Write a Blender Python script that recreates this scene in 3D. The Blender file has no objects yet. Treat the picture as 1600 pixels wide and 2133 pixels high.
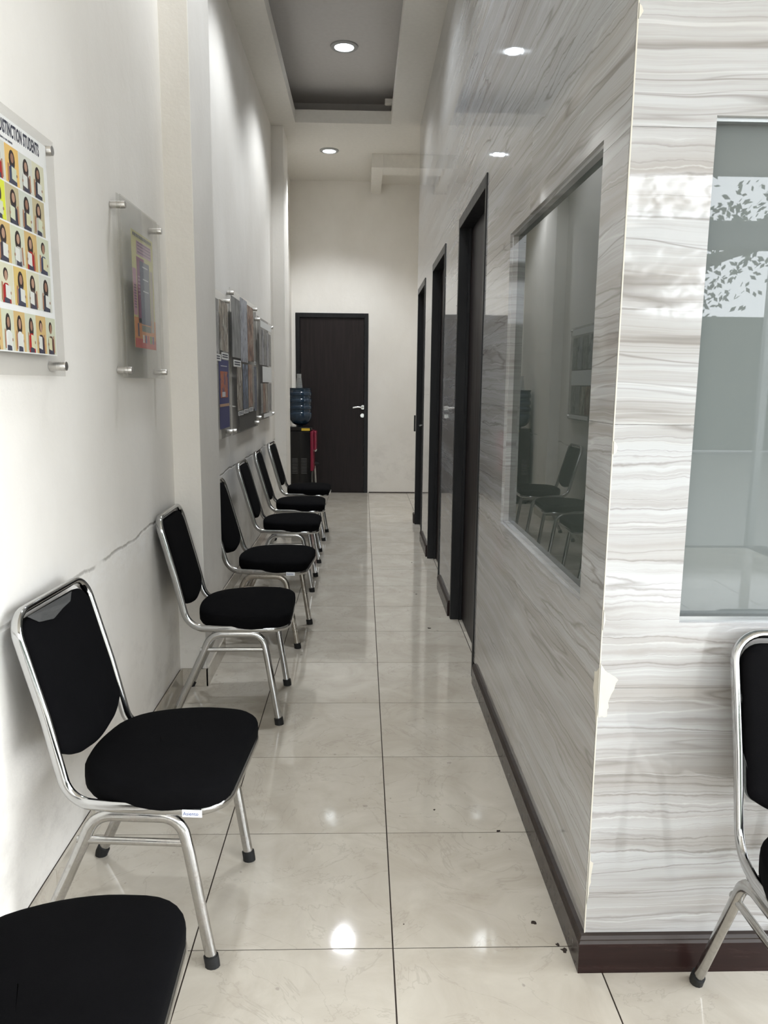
import bpy, bmesh, math, random
from mathutils import Vector, Matrix
random.seed(7)
S = bpy.context.scene
C = S.collection

# ------------------------------------------------------------------ camera
def camera():
    f, p, yw, ro, H = 1600.3, 0.164395, 0.029492, 0.009927, 1.38967
    F = Vector((math.sin(yw)*math.cos(p), math.cos(yw)*math.cos(p), -math.sin(p)))
    r = Vector((math.cos(yw), -math.sin(yw), 0)); u = r.cross(F)
    c, s = math.cos(ro), math.sin(ro)
    r2 = c*r + s*u; u2 = -s*r + c*u
    cd = bpy.data.cameras.new('camera'); cd.sensor_fit = 'HORIZONTAL'; cd.sensor_width = 36.0
    cd.lens = f/1600*36.0; cd.clip_start = .02; cd.clip_end = 200
    o = bpy.data.objects.new('camera', cd); C.objects.link(o)
    m = Matrix((r2, u2, -F)).transposed().to_4x4(); m.translation = Vector((0, 0, H))
    o.matrix_world = m; S.camera = o
camera()

# ------------------------------------------------------------------ world, daylight, exposure
W = bpy.data.worlds.new('overcast_sky'); S.world = W; W.use_nodes = True
nt = W.node_tree; nt.nodes.clear()
wo = nt.nodes.new('ShaderNodeOutputWorld'); bg = nt.nodes.new('ShaderNodeBackground')
bg.inputs[0].default_value = (.90, .95, 1.0, 1); bg.inputs[1].default_value = 11.6
nt.links.new(bg.outputs[0], wo.inputs[0])
def portal(w, h, loc, rz):
    l = bpy.data.lights.new('daylight_portal', 'AREA'); l.shape = 'RECTANGLE'; l.size = w; l.size_y = h
    l.cycles.is_portal = True
    o = bpy.data.objects.new('daylight_portal', l); C.objects.link(o)
    o.location = loc; o.rotation_euler = (math.radians(90), 0, math.radians(rz))
    o['kind'] = 'structure'
portal(4.2, 3.1, (1.28, -3.28, 1.56), 0)        # shop-front opening behind the camera (faces +y)
portal(4.8, 3.5, (3.48, -.8, 1.75), 90)         # side opening on the right (faces -x)
S.view_settings.view_transform = 'Standard'; S.view_settings.look = 'None'
S.view_settings.gamma = 1.0; S.view_settings.use_curve_mapping = False
S.view_settings.exposure = 0.05
S.cycles.use_denoising = True
S.cycles.max_bounces = 10; S.cycles.diffuse_bounces = 6; S.cycles.glossy_bounces = 6
S.cycles.transparent_max_bounces = 16
S.cycles.caustics_reflective = False; S.cycles.caustics_refractive = False
S.cycles.sample_clamp_indirect = 6

# ------------------------------------------------------------------ materials
class NT:
    def __init__(s, name):
        s.m = bpy.data.materials.new(name); s.m.use_nodes = True; s.t = s.m.node_tree
        s.b = s.t.nodes['Principled BSDF']; s.o = s.t.nodes['Material Output']
    def n(s, typ, **k):
        x = s.t.nodes.new(typ)
        for a, v in k.items(): setattr(x, a, v)
        return x
    def l(s, a, b): s.t.links.new(a, b)
    def geo(s, scale=(1, 1, 1), loc=(0, 0, 0), coord='world'):
        if coord == 'world': v = s.n('ShaderNodeNewGeometry').outputs['Position']
        else: v = s.n('ShaderNodeTexCoord').outputs['Object']
        mp = s.n('ShaderNodeMapping'); s.l(v, mp.inputs['Vector'])
        mp.inputs['Scale'].default_value = scale; mp.inputs['Location'].default_value = loc
        return mp.outputs[0]
    def noise(s, v, scale=5, detail=4, rough=.5, dist=0):
        x = s.n('ShaderNodeTexNoise'); s.l(v, x.inputs['Vector'])
        x.inputs['Scale'].default_value = scale; x.inputs['Detail'].default_value = detail
        x.inputs['Roughness'].default_value = rough; x.inputs['Distortion'].default_value = dist
        return x.outputs['Fac']
    def ramp(s, f, stops):
        x = s.n('ShaderNodeValToRGB'); s.l(f, x.inputs[0]); e = x.color_ramp.elements
        while len(e) < len(stops): e.new(.5)
        for el, (p, c) in zip(e, stops):
            el.position = p; el.color = (c, c, c, 1) if isinstance(c, (int, float)) else (*c, 1)
        return x.outputs[0]
    def mix(s, f, a, b):
        x = s.n('ShaderNodeMix', data_type='RGBA')
        for v, i in ((f, 0), (a, 6), (b, 7)):
            if hasattr(v, 'is_linked'): s.l(v, x.inputs[i])
            elif i == 0: x.inputs[0].default_value = v
            else: x.inputs[i].default_value = (*v, 1)
        return x.outputs[2]
    def math(s, op, a, b=0.0):
        x = s.n('ShaderNodeMath', operation=op)
        for v, i in ((a, 0), (b, 1)):
            if hasattr(v, 'is_linked'): s.l(v, x.inputs[i])
            else: x.inputs[i].default_value = v
        return x.outputs[0]
    def bump(s, h, strength=.2, dist=.01):
        x = s.n('ShaderNodeBump'); s.l(h, x.inputs['Height']); x.inputs['Strength'].default_value = strength
        x.inputs['Distance'].default_value = dist; s.l(x.outputs[0], s.b.inputs['Normal'])
    def set(s, col=None, rough=None, metal=None, spec=None, coat=None):
        if col is not None:
            if hasattr(col, 'is_linked'): s.l(col, s.b.inputs['Base Color'])
            else: s.b.inputs['Base Color'].default_value = (*col, 1)
        for v, k in ((rough, 'Roughness'), (metal, 'Metallic'), (spec, 'Specular IOR Level'), (coat, 'Coat Weight')):
            if v is None: continue
            if hasattr(v, 'is_linked'): s.l(v, s.b.inputs[k])
            else: s.b.inputs[k].default_value = v
        return s.m
def plain(name, col, rough=.5, metal=0, spec=.5):
    """plain colour with a faint procedural mottling"""
    t = NT(name); v = t.geo(coord='object'); f = t.noise(v, 30, 3)
    a = tuple(c*.93 for c in col); b = tuple(min(1, c*1.05) for c in col)
    return t.set(t.mix(f, a, b), rough, metal, spec)

def m_plaster():
    t = NT('white_wall_plaster')
    base = t.mix(t.ramp(t.noise(t.geo((1, 1, .6)), 1.6, 6, .6), [(.3, 0.), (.7, 1.)]), (.72, .685, .63), (.81, .78, .73))
    # scuffs and grime, low on the wall
    sep = t.n('ShaderNodeSeparateXYZ'); t.l(t.n('ShaderNodeNewGeometry').outputs['Position'], sep.inputs[0])
    low = t.ramp(sep.outputs[2], [(0., 1.), (.95, 0.)])
    sc = t.ramp(t.noise(t.geo((1, 1, 1.4)), 5, 8, .7), [(.5, 0.), (.72, 1.)])
    c = t.mix(t.math('MULTIPLY', t.math('MULTIPLY', low, sc), .55), base, (.45, .42, .38))
    t.set(c, .55, spec=.35)
    t.bump(t.noise(t.geo((1, 1, 1)), 9, 8, .65), .25, .012)
    return t.m
def m_crack():
    """plaster with the long wavy hairline where the chair backs rub"""
    t = NT('cracked_wall_plaster')
    base = t.mix(t.ramp(t.noise(t.geo((1, 1, .6)), 1.6, 6, .6), [(.3, 0.), (.7, 1.)]), (.72, .685, .63), (.81, .78, .73))
    sep = t.n('ShaderNodeSeparateXYZ'); t.l(t.n('ShaderNodeNewGeometry').outputs['Position'], sep.inputs[0])
    z = sep.outputs[2]
    low = t.ramp(z, [(0., 1.), (.95, 0.)])
    sc = t.ramp(t.noise(t.geo((1, 1, 1.4)), 5, 8, .7), [(.5, 0.), (.72, 1.)])
    c = t.mix(t.math('MULTIPLY', t.math('MULTIPLY', low, sc), .55), base, (.45, .42, .38))
    wob = t.math('MULTIPLY', t.math('SUBTRACT', t.noise(t.geo((1, 1, 0)), 2.2, 8, .65), .5), .09)
    d = t.math('ABSOLUTE', t.math('SUBTRACT', t.math('SUBTRACT', z, .822), wob))
    line = t.ramp(d, [(0., 1.), (.0035, .8), (.007, 0.)])
    brk = t.ramp(t.noise(t.geo((1, 1, 0), (3, 3, 0)), 6, 3), [(.36, 0.), (.5, 1.)])
    lb = t.math('MULTIPLY', line, brk)
    rub = t.math('MULTIPLY', t.ramp(t.math('ABSOLUTE', t.math('SUBTRACT', z, .79)), [(0., 1.), (.1, 0.)]),
                 t.ramp(t.noise(t.geo((1, 1, 2)), 7, 6, .7), [(.42, 0.), (.6, 1.)]))
    c = t.mix(t.math('MULTIPLY', rub, .5), c, (.86, .85, .83))
    c = t.mix(t.math('MULTIPLY', lb, .6), c, (.25, .235, .21))
    t.set(c, .55, spec=.35)
    h = t.math('SUBTRACT', t.math('MULTIPLY', t.noise(t.geo((1, 1, 1)), 9, 8, .65), .8), lb)
    t.bump(h, .3, .012)
    return t.m
def m_marble():
    """vein-cut marble: horizontal strata, thin wavy lines, a little different on every slab"""
    t = NT('grey_vein_cut_marble')
    oi = t.n('ShaderNodeObjectInfo')
    v = t.n('ShaderNodeSeparateXYZ'); t.l(t.n('ShaderNodeNewGeometry').outputs['Position'], v.inputs[0])
    along = t.math('ADD', v.outputs[0], v.outputs[1])
    def vec(z, zs, as_, off=0.):
        cb = t.n('ShaderNodeCombineXYZ'); t.l(t.math('MULTIPLY', along, as_), cb.inputs[0]); t.l(t.math('ADD', t.math('MULTIPLY', z, zs), off), cb.inputs[2])
        t.l(t.math('MULTIPLY', oi.outputs['Random'], 0.5), cb.inputs[1]); return cb.outputs[0]
    w1 = t.noise(vec(v.outputs[2], 2.2, 1.1), 1.5, 3, .5); w2 = t.noise(vec(v.outputs[2], 9, 5), 1.6, 4, .6)
    # wavy in some layers, dead straight in others
    amt = t.ramp(t.noise(vec(v.outputs[2], 4.5, .3, 7.), 1.0, 1), [(.40, 0.), (.62, 1.)])
    z = t.math('ADD', v.outputs[2], t.math('MULTIPLY', t.math('SUBTRACT', w1, .5), .06))
    z = t.math('ADD', z, t.math('MULTIPLY', t.math('MULTIPLY', t.math('SUBTRACT', w2, .5), amt), .035))
    bands = t.noise(vec(z, 9, .35), 1.0, 4, .6); strata = t.noise(vec(z, 55, .8, 3.), 1.0, 6, .72); hair = t.noise(vec(z, 150, 2.5, 5.), 1.0, 3, .6)
    c = t.mix(t.ramp(bands, [(.36, 0.), (.56, 1.)]), (.325, .31, .295), (.425, .430, .434))
    c = t.mix(t.ramp(strata, [(.34, .45), (.50, 0.)]), c, (.255, .236, .22))
    c = t.mix(t.ramp(hair, [(.36, .28), (.5, 0.)]), c, (.29, .27, .25))
    c = t.mix(t.ramp(strata, [(.60, 0.), (.74, .6)]), c, (.56, .57, .575))
    def vein(zs, off, w, a, cc, as_=.55):
        n_ = t.noise(vec(z, zs, as_, off), 1.0, 1.5, .5)
        d = t.math('ABSOLUTE', t.math('SUBTRACT', n_, .5))
        return t.mix(t.math('MULTIPLY', t.ramp(d, [(0., 1.), (w, 0.)]), a), c, cc)
    c = vein(11, 3, .012, .62, (.165, .148, .135))
    c = vein(23, 9, .016, .42, (.19, .175, .162))
    c = vein(17, 31, .010, .30, (.64, .645, .645))
    t.set(c, t.ramp(t.noise(t.geo(), 40, 2), [(.3, .03), (.7, .05)]), spec=.5)
    t.bump(t.noise(t.geo((1, 1, 1)), 5, 1.5), .05, .01)
    return t.m
def m_tile():
    t = NT('polished_cream_floor_tile')
    oi = t.n('ShaderNodeObjectInfo')
    g = t.n('ShaderNodeNewGeometry').outputs['Position']
    ad = t.n('ShaderNodeVectorMath', operation='ADD'); t.l(g, ad.inputs[0])
    cb = t.n('ShaderNodeCombineXYZ'); t.l(t.math('MULTIPLY', oi.outputs['Random'], 17.), cb.inputs[2]); t.l(cb.outputs[0], ad.inputs[1])
    v = ad.outputs[0]
    cloud = t.noise(v, 4.5, 7, .62, .8)
    c = t.mix(t.ramp(cloud, [(.3, 0.), (.7, 1.)]), (.43, .385, .32), (.55, .51, .44))
    n_ = t.noise(v, 3.2, 5, .6, 1.6)
    vein = t.ramp(t.math('ABSOLUTE', t.math('SUBTRACT', n_, .5)), [(0., .4), (.012, 0.)])
    c = t.mix(vein, c, (.35, .31, .26))
    sp = t.ramp(t.noise(v, 28, 2, .5), [(.73, 0.), (.76, .5)])
    c = t.mix(sp, c, (.25, .22, .19))
    t.set(c, t.ramp(t.noise(t.geo(), 3, 5, .6), [(.35, .05), (.75, .10)]), spec=.55)
    t.bump(t.math('ADD', t.noise(t.geo(), 3.5, 2), t.math('MULTIPLY', t.noise(t.geo(), 16, 2), .22)), .07, .01)
    return t.m
def m_metal(name, col, rough, spots=0.):
    t = NT(name); v = t.geo(coord='world')
    c = col; r = t.ramp(t.noise(v, 5, 3, .5), [(.3, rough), (.75, rough*1.6)])
    if spots > 0:
        f = t.ramp(t.noise(v, 24, 5, .6), [(.50-spots*.15, 0.), (.80-spots*.05, 1.)])
        cc = t.mix(t.math('MULTIPLY', f, .5), col, (.24, .18, .13)); t.set(cc, metal=t.ramp(f, [(0., 1.), (1., .65)]))
        r = t.math('ADD', r, t.math('MULTIPLY', f, .12)); t.set(rough=r)
    else: t.set(col, r, 1.)
    return t.m
def m_fabric(name, col):
    t = NT(name); v = t.geo(coord='object')
    a = t.noise(v, 420, 2, .5); b = t.noise(v, 18, 5, .6)
    c = t.mix(b, tuple(x*.75 for x in col), tuple(x*1.35 for x in col))
    t.set(c, .95, spec=.05)
    t.b.inputs['Sheen Weight'].default_value = .0
    t.bump(t.math('ADD', a, t.math('MULTIPLY', b, .6)), .35, .002)
    return t.m
def m_wood(name, a, b, rough=.4, axis=2):
    t = NT(name); s = [14, 14, 14]; s[axis] = .9
    f = t.noise(t.geo(tuple(s)), 2.4, 8, .65, .6)
    t.set(t.mix(t.ramp(f, [(.3, 0.), (.7, 1.)]), a, b), t.ramp(f, [(.3, rough*.85), (.7, rough*1.2)]), spec=.22)
    t.bump(f, .12, .003); return t.m
def m_sheet(name, col, alpha, fres=1.28, rough=.02):
    """thin clear or smoked sheet: straight-through tint plus a true surface reflection"""
    t = NT(name); t.t.nodes.remove(t.b)
    tr = t.n('ShaderNodeBsdfTransparent'); tr.inputs[0].default_value = (*col, 1)
    df = t.n('ShaderNodeBsdfDiffuse'); df.inputs[0].default_value = (.55, .55, .53, 1)
    gl = t.n('ShaderNodeBsdfGlossy'); gl.inputs['Roughness'].default_value = rough
    m1 = t.n('ShaderNodeMixShader'); m1.inputs[0].default_value = alpha
    t.l(tr.outputs[0], m1.inputs[1]); t.l(df.outputs[0], m1.inputs[2])
    fr = t.n('ShaderNodeFresnel'); fr.inputs[0].default_value = fres
    nz = t.n('ShaderNodeTexNoise'); nz.inputs['Scale'].default_value = 3
    mm = t.math('MULTIPLY', fr.outputs[0], t.ramp(nz.outputs['Fac'], [(0., .92), (1., 1.)]))
    bf = t.n('ShaderNodeNewGeometry').outputs['Backfacing']; mm = t.math('MULTIPLY', mm, t.math('SUBTRACT', 1., bf))   # a sheet's far side does not reflect inwards
    m2 = t.n('ShaderNodeMixShader'); t.l(mm, m2.inputs[0]); t.l(m1.outputs[0], m2.inputs[1]); t.l(gl.outputs[0], m2.inputs[2])
    t.l(m2.outputs[0], t.o.inputs[0]); return t.m
def m_emit(name, col, st):
    t = NT(name); t.t.nodes.remove(t.b); e = t.n('ShaderNodeEmission')
    f = t.n('ShaderNodeTexNoise'); f.inputs['Scale'].default_value = 60; f.inputs['Detail'].default_value = 2
    v = t.geo(coord='object'); t.l(v, f.inputs['Vector'])
    c = t.mix(t.ramp(f.outputs['Fac'], [(.42, 0.), (.5, 1.)]), tuple(x*.8 for x in col), col)
    t.l(c, e.inputs[0]); e.inputs[1].default_value = st; t.l(e.outputs[0], t.o.inputs[0]); return t.m
def m_print(name, cols, sc=(1, 14, 5), seed=0., scale=2.2):
    """photographic print: soft vertical patches in the picture's own colours"""
    t = NT(name); f = t.noise(t.geo(sc, (seed, seed*3.1, seed*1.7)), scale, 5, .62, .7)
    n = len(cols); st = [(.36+.28*i/(n-1), c) for i, c in enumerate(cols)]
    t.set(t.ramp(f, st), .45, spec=.3); return t.m

M = {}
M['plaster'] = m_plaster(); M['crack'] = m_crack(); M['marble'] = m_marble(); M['tile'] = m_tile()
M['ceil'] = plain('matt_ceiling_paint', (.71, .68, .625), .75, spec=.2)
M['ceil_shaded'] = plain('coffer_paint_with_shade', (.60, .575, .555), .8, spec=.2)  # ceiling paint made darker and pinker, with the coffer's shade in the colour
M['grout'] = plain('dark_grout', (.045, .035, .03), .9, spec=.1)
M['skirt'] = m_wood('dark_brown_skirting', (.010, .0055, .005), (.024, .012, .0105), .25, 0)
M['skirt_edge'] = m_wood('worn_skirting_edge', (.022, .016, .014), (.045, .035, .03), .35, 0)
M['chrome'] = m_metal('chrome_tube', (.50, .50, .495), .09)
M['aged'] = m_metal('spotted_chrome_tube', (.46, .455, .44), .14, .2)
M['rust'] = m_metal('tarnished_chrome_tube', (.46, .43, .38), .2, .8)
M['fabric'] = m_fabric('black_seat_fabric', (.0030, .0029, .0033))
M['rubber'] = plain('black_rubber', (.012, .012, .012), .6, spec=.3)
M['doorleaf'] = m_wood('dark_wenge_door', (.012, .0085, .0085), (.024, .018, .0175), .42, 2)
M['doorframe'] = m_wood('black_door_frame', (.010, .010, .0105), (.019, .019, .020), .36, 2)
M['steel'] = m_metal('brushed_steel', (.62, .60, .57), .25)
M['bright'] = m_metal('bright_nickel', (.80, .80, .78), .15)
M['acryl'] = m_sheet('clear_acrylic', (.93, .93, .92), .03)
M['smoke'] = m_sheet('smoky_acrylic', (.945, .94, .93), .09)
M['film'] = m_sheet('torn_plastic_film', (.7, .7, .7), .12, 1.7, .12)
M['white'] = plain('white_paint', (.74, .73, .71), .5)
M['paper'] = plain('white_paper', (.66, .655, .63), .6)
M['putty'] = plain('cream_filler', (.56, .53, .46), .8, spec=.15)
M['basetile'] = m_tile(); M['basetile'].name = 'cream_skirting_tile'
M['black_gloss'] = plain('black_gloss_plastic', (.004, .004, .0045), .12)
M['red'] = plain('dark_red_plastic', (.20, .006, .028), .25)
M['yellow'] = plain('yellow_sticker', (.62, .42, .03), .5)
M['slot'] = plain('grey_vent_rib', (.14, .14, .14), .5)
M['ink'] = plain('black_ink', (.012, .013, .03), .6)
M['blueink'] = plain('blue_ink', (.02, .05, .22), .5)
M['tag'] = plain('white_tag', (.78, .80, .84), .4)
M['alu'] = m_metal('grey_aluminium', (.38, .39, .385), .35)

# ------------------------------------------------------------------ mesh helpers
def mesh_obj(name, bm, mat, parent=None, smooth=False, bevel=0., seg=2):
    bmesh.ops.recalc_face_normals(bm, faces=bm.faces)
    me = bpy.data.meshes.new(name); bm.to_mesh(me); bm.free()
    mats = mat if isinstance(mat, (list, tuple)) else [mat]
    for m in mats: me.materials.append(m)
    if smooth:
        for p in me.polygons: p.use_smooth = True
        me.set_sharp_from_angle(angle=math.radians(40))
    o = bpy.data.objects.new(name, me); C.objects.link(o)
    if parent is not None: o.parent = parent
    if bevel > 0:
        b = o.modifiers.new('bevel', 'BEVEL'); b.width = bevel; b.segments = seg; b.limit_method = 'ANGLE'
    return o
def bx(bm, x0, x1, y0, y1, z0, z1, mi=0):
    vs = [bm.verts.new(p) for p in ((x0,y0,z0),(x1,y0,z0),(x1,y1,z0),(x0,y1,z0),(x0,y0,z1),(x1,y0,z1),(x1,y1,z1),(x0,y1,z1))]
    for f in ((0,3,2,1),(4,5,6,7),(0,1,5,4),(1,2,6,5),(2,3,7,6),(3,0,4,7)):
        bm.faces.new([vs[i] for i in f]).material_index = mi
def box(name, x0, x1, y0, y1, z0, z1, mat, parent=None, bevel=0.):
    bm = bmesh.new(); bx(bm, x0, x1, y0, y1, z0, z1); return mesh_obj(name, bm, mat, parent, bevel=bevel)
def struct(o):
    o['kind'] = 'structure'; return o
def thing(name, label, cat, loc=(0, 0, 0), rz=0., group=None):
    o = bpy.data.objects.new(name, None); C.objects.link(o); o.empty_display_size = .1
    o.location = loc; o.rotation_euler = (0, 0, rz); o['label'] = label; o['category'] = cat
    if group: o['group'] = group
    return o
def fillet(pts, closed=False, seg=8):
    """pts: (x,y,z,r) -> smooth polyline with rounded corners"""
    out = []; n = len(pts)
    for i, q in enumerate(pts):
        P = Vector(q[:3]); r = q[3] if len(q) > 3 else 0
        if r <= 0 or (not closed and i in (0, n-1)): out.append(P); continue
        A = Vector(pts[i-1][:3]); B = Vector(pts[(i+1) % n][:3])
        a = (A-P).normalized(); b = (B-P).normalized(); ang = a.angle(b)
        d = min(r/math.tan(ang/2), (A-P).length*.49, (B-P).length*.49)
        rr = d*math.tan(ang/2); cen = P + (a+b).normalized()*(rr/math.sin(ang/2))
        s = P+a*d-cen; e = P+b*d-cen; w = s.angle(e)
        for k in range(seg+1):
            t = k/seg; out.append(cen + (s*math.sin((1-t)*w) + e*math.sin(t*w))/math.sin(w))
    return out
def sweep(bm, pts, a, b, n0, closed=False, sides=12, mi=0, cap=True):
    """oval tube; a = half size along n0, b = half size across"""
    n = len(pts); N = Vector(n0).normalized(); rings = []; T0 = None
    for i in range(n):
        if closed: T = (pts[(i+1) % n]-pts[i-1]).normalized()
        elif i == 0: T = (pts[1]-pts[0]).normalized()
        elif i == n-1: T = (pts[-1]-pts[-2]).normalized()
        else: T = (pts[i+1]-pts[i-1]).normalized()
        if T0 is not None: N = T0.rotation_difference(T) @ N
        N = (N - T*N.dot(T)).normalized(); T0 = T; Bn = T.cross(N)
        rings.append([bm.verts.new(pts[i] + N*a*math.cos(2*math.pi*k/sides) + Bn*b*math.sin(2*math.pi*k/sides)) for k in range(sides)])
    for i in range(n if closed else n-1):
        r1, r2 = rings[i], rings[(i+1) % n]
        for k in range(sides):
            bm.faces.new((r1[k], r1[(k+1) % sides], r2[(k+1) % sides], r2[k])).material_index = mi
    if not closed and cap:
        bm.faces.new(rings[0][::-1]).material_index = mi; bm.faces.new(rings[-1]).material_index = mi
def lathe(bm, prof, cx, cy, seg=24, mi=0, axis='z', cz=0.):
    """prof: (r, h) bottom to top"""
    rings = []
    for r, h in prof:
        ring = []
        for k in range(seg):
            a = 2*math.pi*k/seg; u, v = r*math.cos(a), r*math.sin(a)
            ring.append(bm.verts.new((cx+u, cy+v, h) if axis == 'z' else (h, cy+u, cz+v) if axis == 'x' else (cx+u, h, cz+v)))
        rings.append(ring)
    for i in range(len(rings)-1):
        for k in range(seg):
            bm.faces.new((rings[i][k], rings[i][(k+1) % seg], rings[i+1][(k+1) % seg], rings[i+1][k])).material_index = mi
    if prof[0][0] > 1e-6: bm.faces.new(rings[0][::-1]).material_index = mi
    if prof[-1][0] > 1e-6: bm.faces.new(rings[-1]).material_index = mi
def pad(bm, outline, prof, tf):
    """cushion: outline of (u,v); prof of (inset, height) rings; tf maps (u,v,h) to a point"""
    n = len(outline); cu = sum(p[0] for p in outline)/n; cv = sum(p[1] for p in outline)/n
    rings = []
    for ins, h in prof:
        ring = []
        for i in range(n):
            u, v = outline[i]; d = math.hypot(u-cu, v-cv); k = max(0., 1-ins/d) if ins < .9 else 0.
            ring.append(bm.verts.new(tf(cu+(u-cu)*k, cv+(v-cv)*k, h)))
        rings.append(ring)
    for i in range(len(rings)-1):
        for k in range(n):
            bm.faces.new((rings[i][k], rings[i][(k+1) % n], rings[i+1][(k+1) % n], rings[i+1][k]))
    bm.faces.new(rings[0][::-1]); bm.faces.new(rings[-1])
def text_mesh(name, s, size, mat, parent, mw, sx=1., ext=.0002, align='LEFT', off=0.):
    cu = bpy.data.curves.new(name, 'FONT'); cu.body = s; cu.size = size; cu.extrude = ext; cu.align_x = align; cu.offset = off; cu.space_character = 1.12 if off else 1.
    cu.resolution_u = 3
    tmp = bpy.data.objects.new('tmp_text', cu); C.objects.link(tmp)
    bpy.context.view_layer.update()
    me = bpy.data.meshes.new_from_object(tmp.evaluated_get(bpy.context.evaluated_depsgraph_get()))
    bpy.data.objects.remove(tmp); bpy.data.curves.remove(cu)
    me.name = name; me.materials.clear(); me.materials.append(mat)
    o = bpy.data.objects.new(name, me); C.objects.link(o); o.parent = parent
    me.transform(mw @ Matrix.Diagonal((sx, 1, 1, 1))); return o
def copy_tree(o, parent=None):
    c = o.copy(); C.objects.link(c); c.parent = parent
    for ch in list(o.children): copy_tree(ch, c)
    return c

# ------------------------------------------------------------------ floor: tiles 0.5 m on a dark bed
XL, XN = -.835, -.89          # near left wall, recessed left wall
CEIL = 3.83; YE = 9.90; YF = -3.2; XR = 3.4
GX, GY, T = .0837, 1.7147, .5
fl = struct(box('floor', -1.05, XR+.2, YF-.1, YE+.15, -.12, -.0016, M['grout']))
def tile_mesh(w, d):
    bm = bmesh.new(); g = .0019
    bx(bm, g, w-g, g, d-g, -.009, 0)
    bmesh.ops.recalc_face_normals(bm, faces=bm.faces)
    me = bpy.data.meshes.new('floor_tile'); bm.to_mesh(me); bm.free(); me.materials.append(M['tile']); return me
TM = {}
for j in range(-10, 17):
    for i in range(-2, 9):
        x0, x1 = GX+T*i, GX+T*(i+1); y0, y1 = GY+T*j, GY+T*(j+1)
        x0 = max(x0, -.905 if y0 > 3.2 else XL); x1 = min(x1, XR); y0 = max(y0, YF); y1 = min(y1, YE)
        if x1-x0 < .03 or y1-y0 < .03: continue
        if y0 > 1.8 and x0 > 1.0: continue
        k = (round(x1-x0, 4), round(y1-y0, 4))
        if k not in TM: TM[k] = tile_mesh(*k)
        o = bpy.data.objects.new('floor_tile', TM[k]); C.objects.link(o); o.location = (x0, y0, 0); o.parent = fl

# small chips and spots of dirt on the tiles
rc = random.Random(5)
for x, y, r in ((.457, 1.80, .007), (.437, 2.22, .007), (.246, 2.345, .004), (.395, 4.27, .010), (.40, 5.93, .006), (.50, 1.72, .006), (.512, 1.70, .009), (.115, 1.80, .002), (.37, 5.0, .006)):
    bm = bmesh.new(); n_ = 9; ra = [r*rc.uniform(.55, 1.2) for _ in range(n_)]
    lo, hi = [[bm.verts.new((x+ra[i]*math.cos(i*2*math.pi/n_), y+ra[i]*math.sin(i*2*math.pi/n_), z)) for i in range(n_)] for z in (.0001, .0012)]
    bm.faces.new(hi)
    for i in range(n_): bm.faces.new((lo[i], lo[(i+1) % n_], hi[(i+1) % n_], hi[i]))
    mesh_obj('dirt_spot', bm, M['grout'], fl)

# ------------------------------------------------------------------ left walls, columns, end wall
struct(box('wall_left', -1.05, XL, YF-.1, 3.42, 0, CEIL, M['crack']))
struct(box('wall_left_recess', -1.05, XN, 3.42, YE, 0, CEIL, M['crack']))
struct(box('trim_1', XN-.01, -.715, 3.42, 3.87, 0, CEIL, M['plaster'], bevel=.003))
struct(box('trim_2', XN-.01, -.775, 7.90, 8.35, 0, CEIL, M['plaster'], bevel=.003))
# end wall with door opening
DX0, DX1, DZ = -.84, .073, 2.265
bm = bmesh.new()
bx(bm, -1.05, DX0, YE, YE+.15, 0, CEIL); bx(bm, DX1, XR, YE, YE+.15, 0, CEIL); bx(bm, DX0, DX1, YE, YE+.15, DZ, CEIL)
bx(bm, DX0, DX1, YE+.1, YE+.15, 0, DZ)
struct(mesh_obj('wall_end', bm, M['plaster']))
# left ceramic skirting, 50 cm pieces
bs = struct(box('baseboard_left', XL, XL+.004, YF, 3.40, .0, .082, M['grout']))
bl = []
for k in range(14):
    a = max(YF, 3.42-.5*(k+1)); b = 3.42-.5*k
    o = box('skirting_tile', XL+.004, XL+.012, a+.001, b-.001, .001, .083, M['basetile'], bs)
o = box('skirting_tile', XL+.012, -.708, 3.408, 3.42, .001, .083, M['basetile'], bs)
o = box('skirting_tile', -.715, -.707, 3.408, 3.87, .001, .083, M['basetile'], bs)
br = struct(box('baseboard_left_recess', XN, XN+.004, 3.87, 9.85, 0, .082, M['grout']))
for k in range(8):
    box('skirting_tile', XN+.004, XN+.012, 3.871+.5*k, 3.869+.5*(k+1), .001, .083, M['basetile'], br)
box('skirting_tile', XN+.01, -.768, 7.892, 7.90, .001, .083, M['basetile'], br)
box('skirting_tile', -.775, -.768, 7.892, 8.35, .001, .083, M['basetile'], br)
be = struct(box('baseboard_end', .09, .72, YE-.004, YE, 0, .012, M['grout']))

# ------------------------------------------------------------------ ceiling with coffer and cove
CX0, CX1, CY0, CY1 = -.648, .262, 2.6, 7.80
bm = bmesh.new(); zt = 3.945
for r in ((-1.05, CX0, YF-.1, YE+.15), (CX1, XR+.1, YF-.1, YE+.15), (CX0, CX1, YF-.1, CY0), (CX0, CX1, CY1, YE+.15)):
    bx(bm, r[0], r[1], r[2], r[3], CEIL, CEIL+.02)
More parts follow.
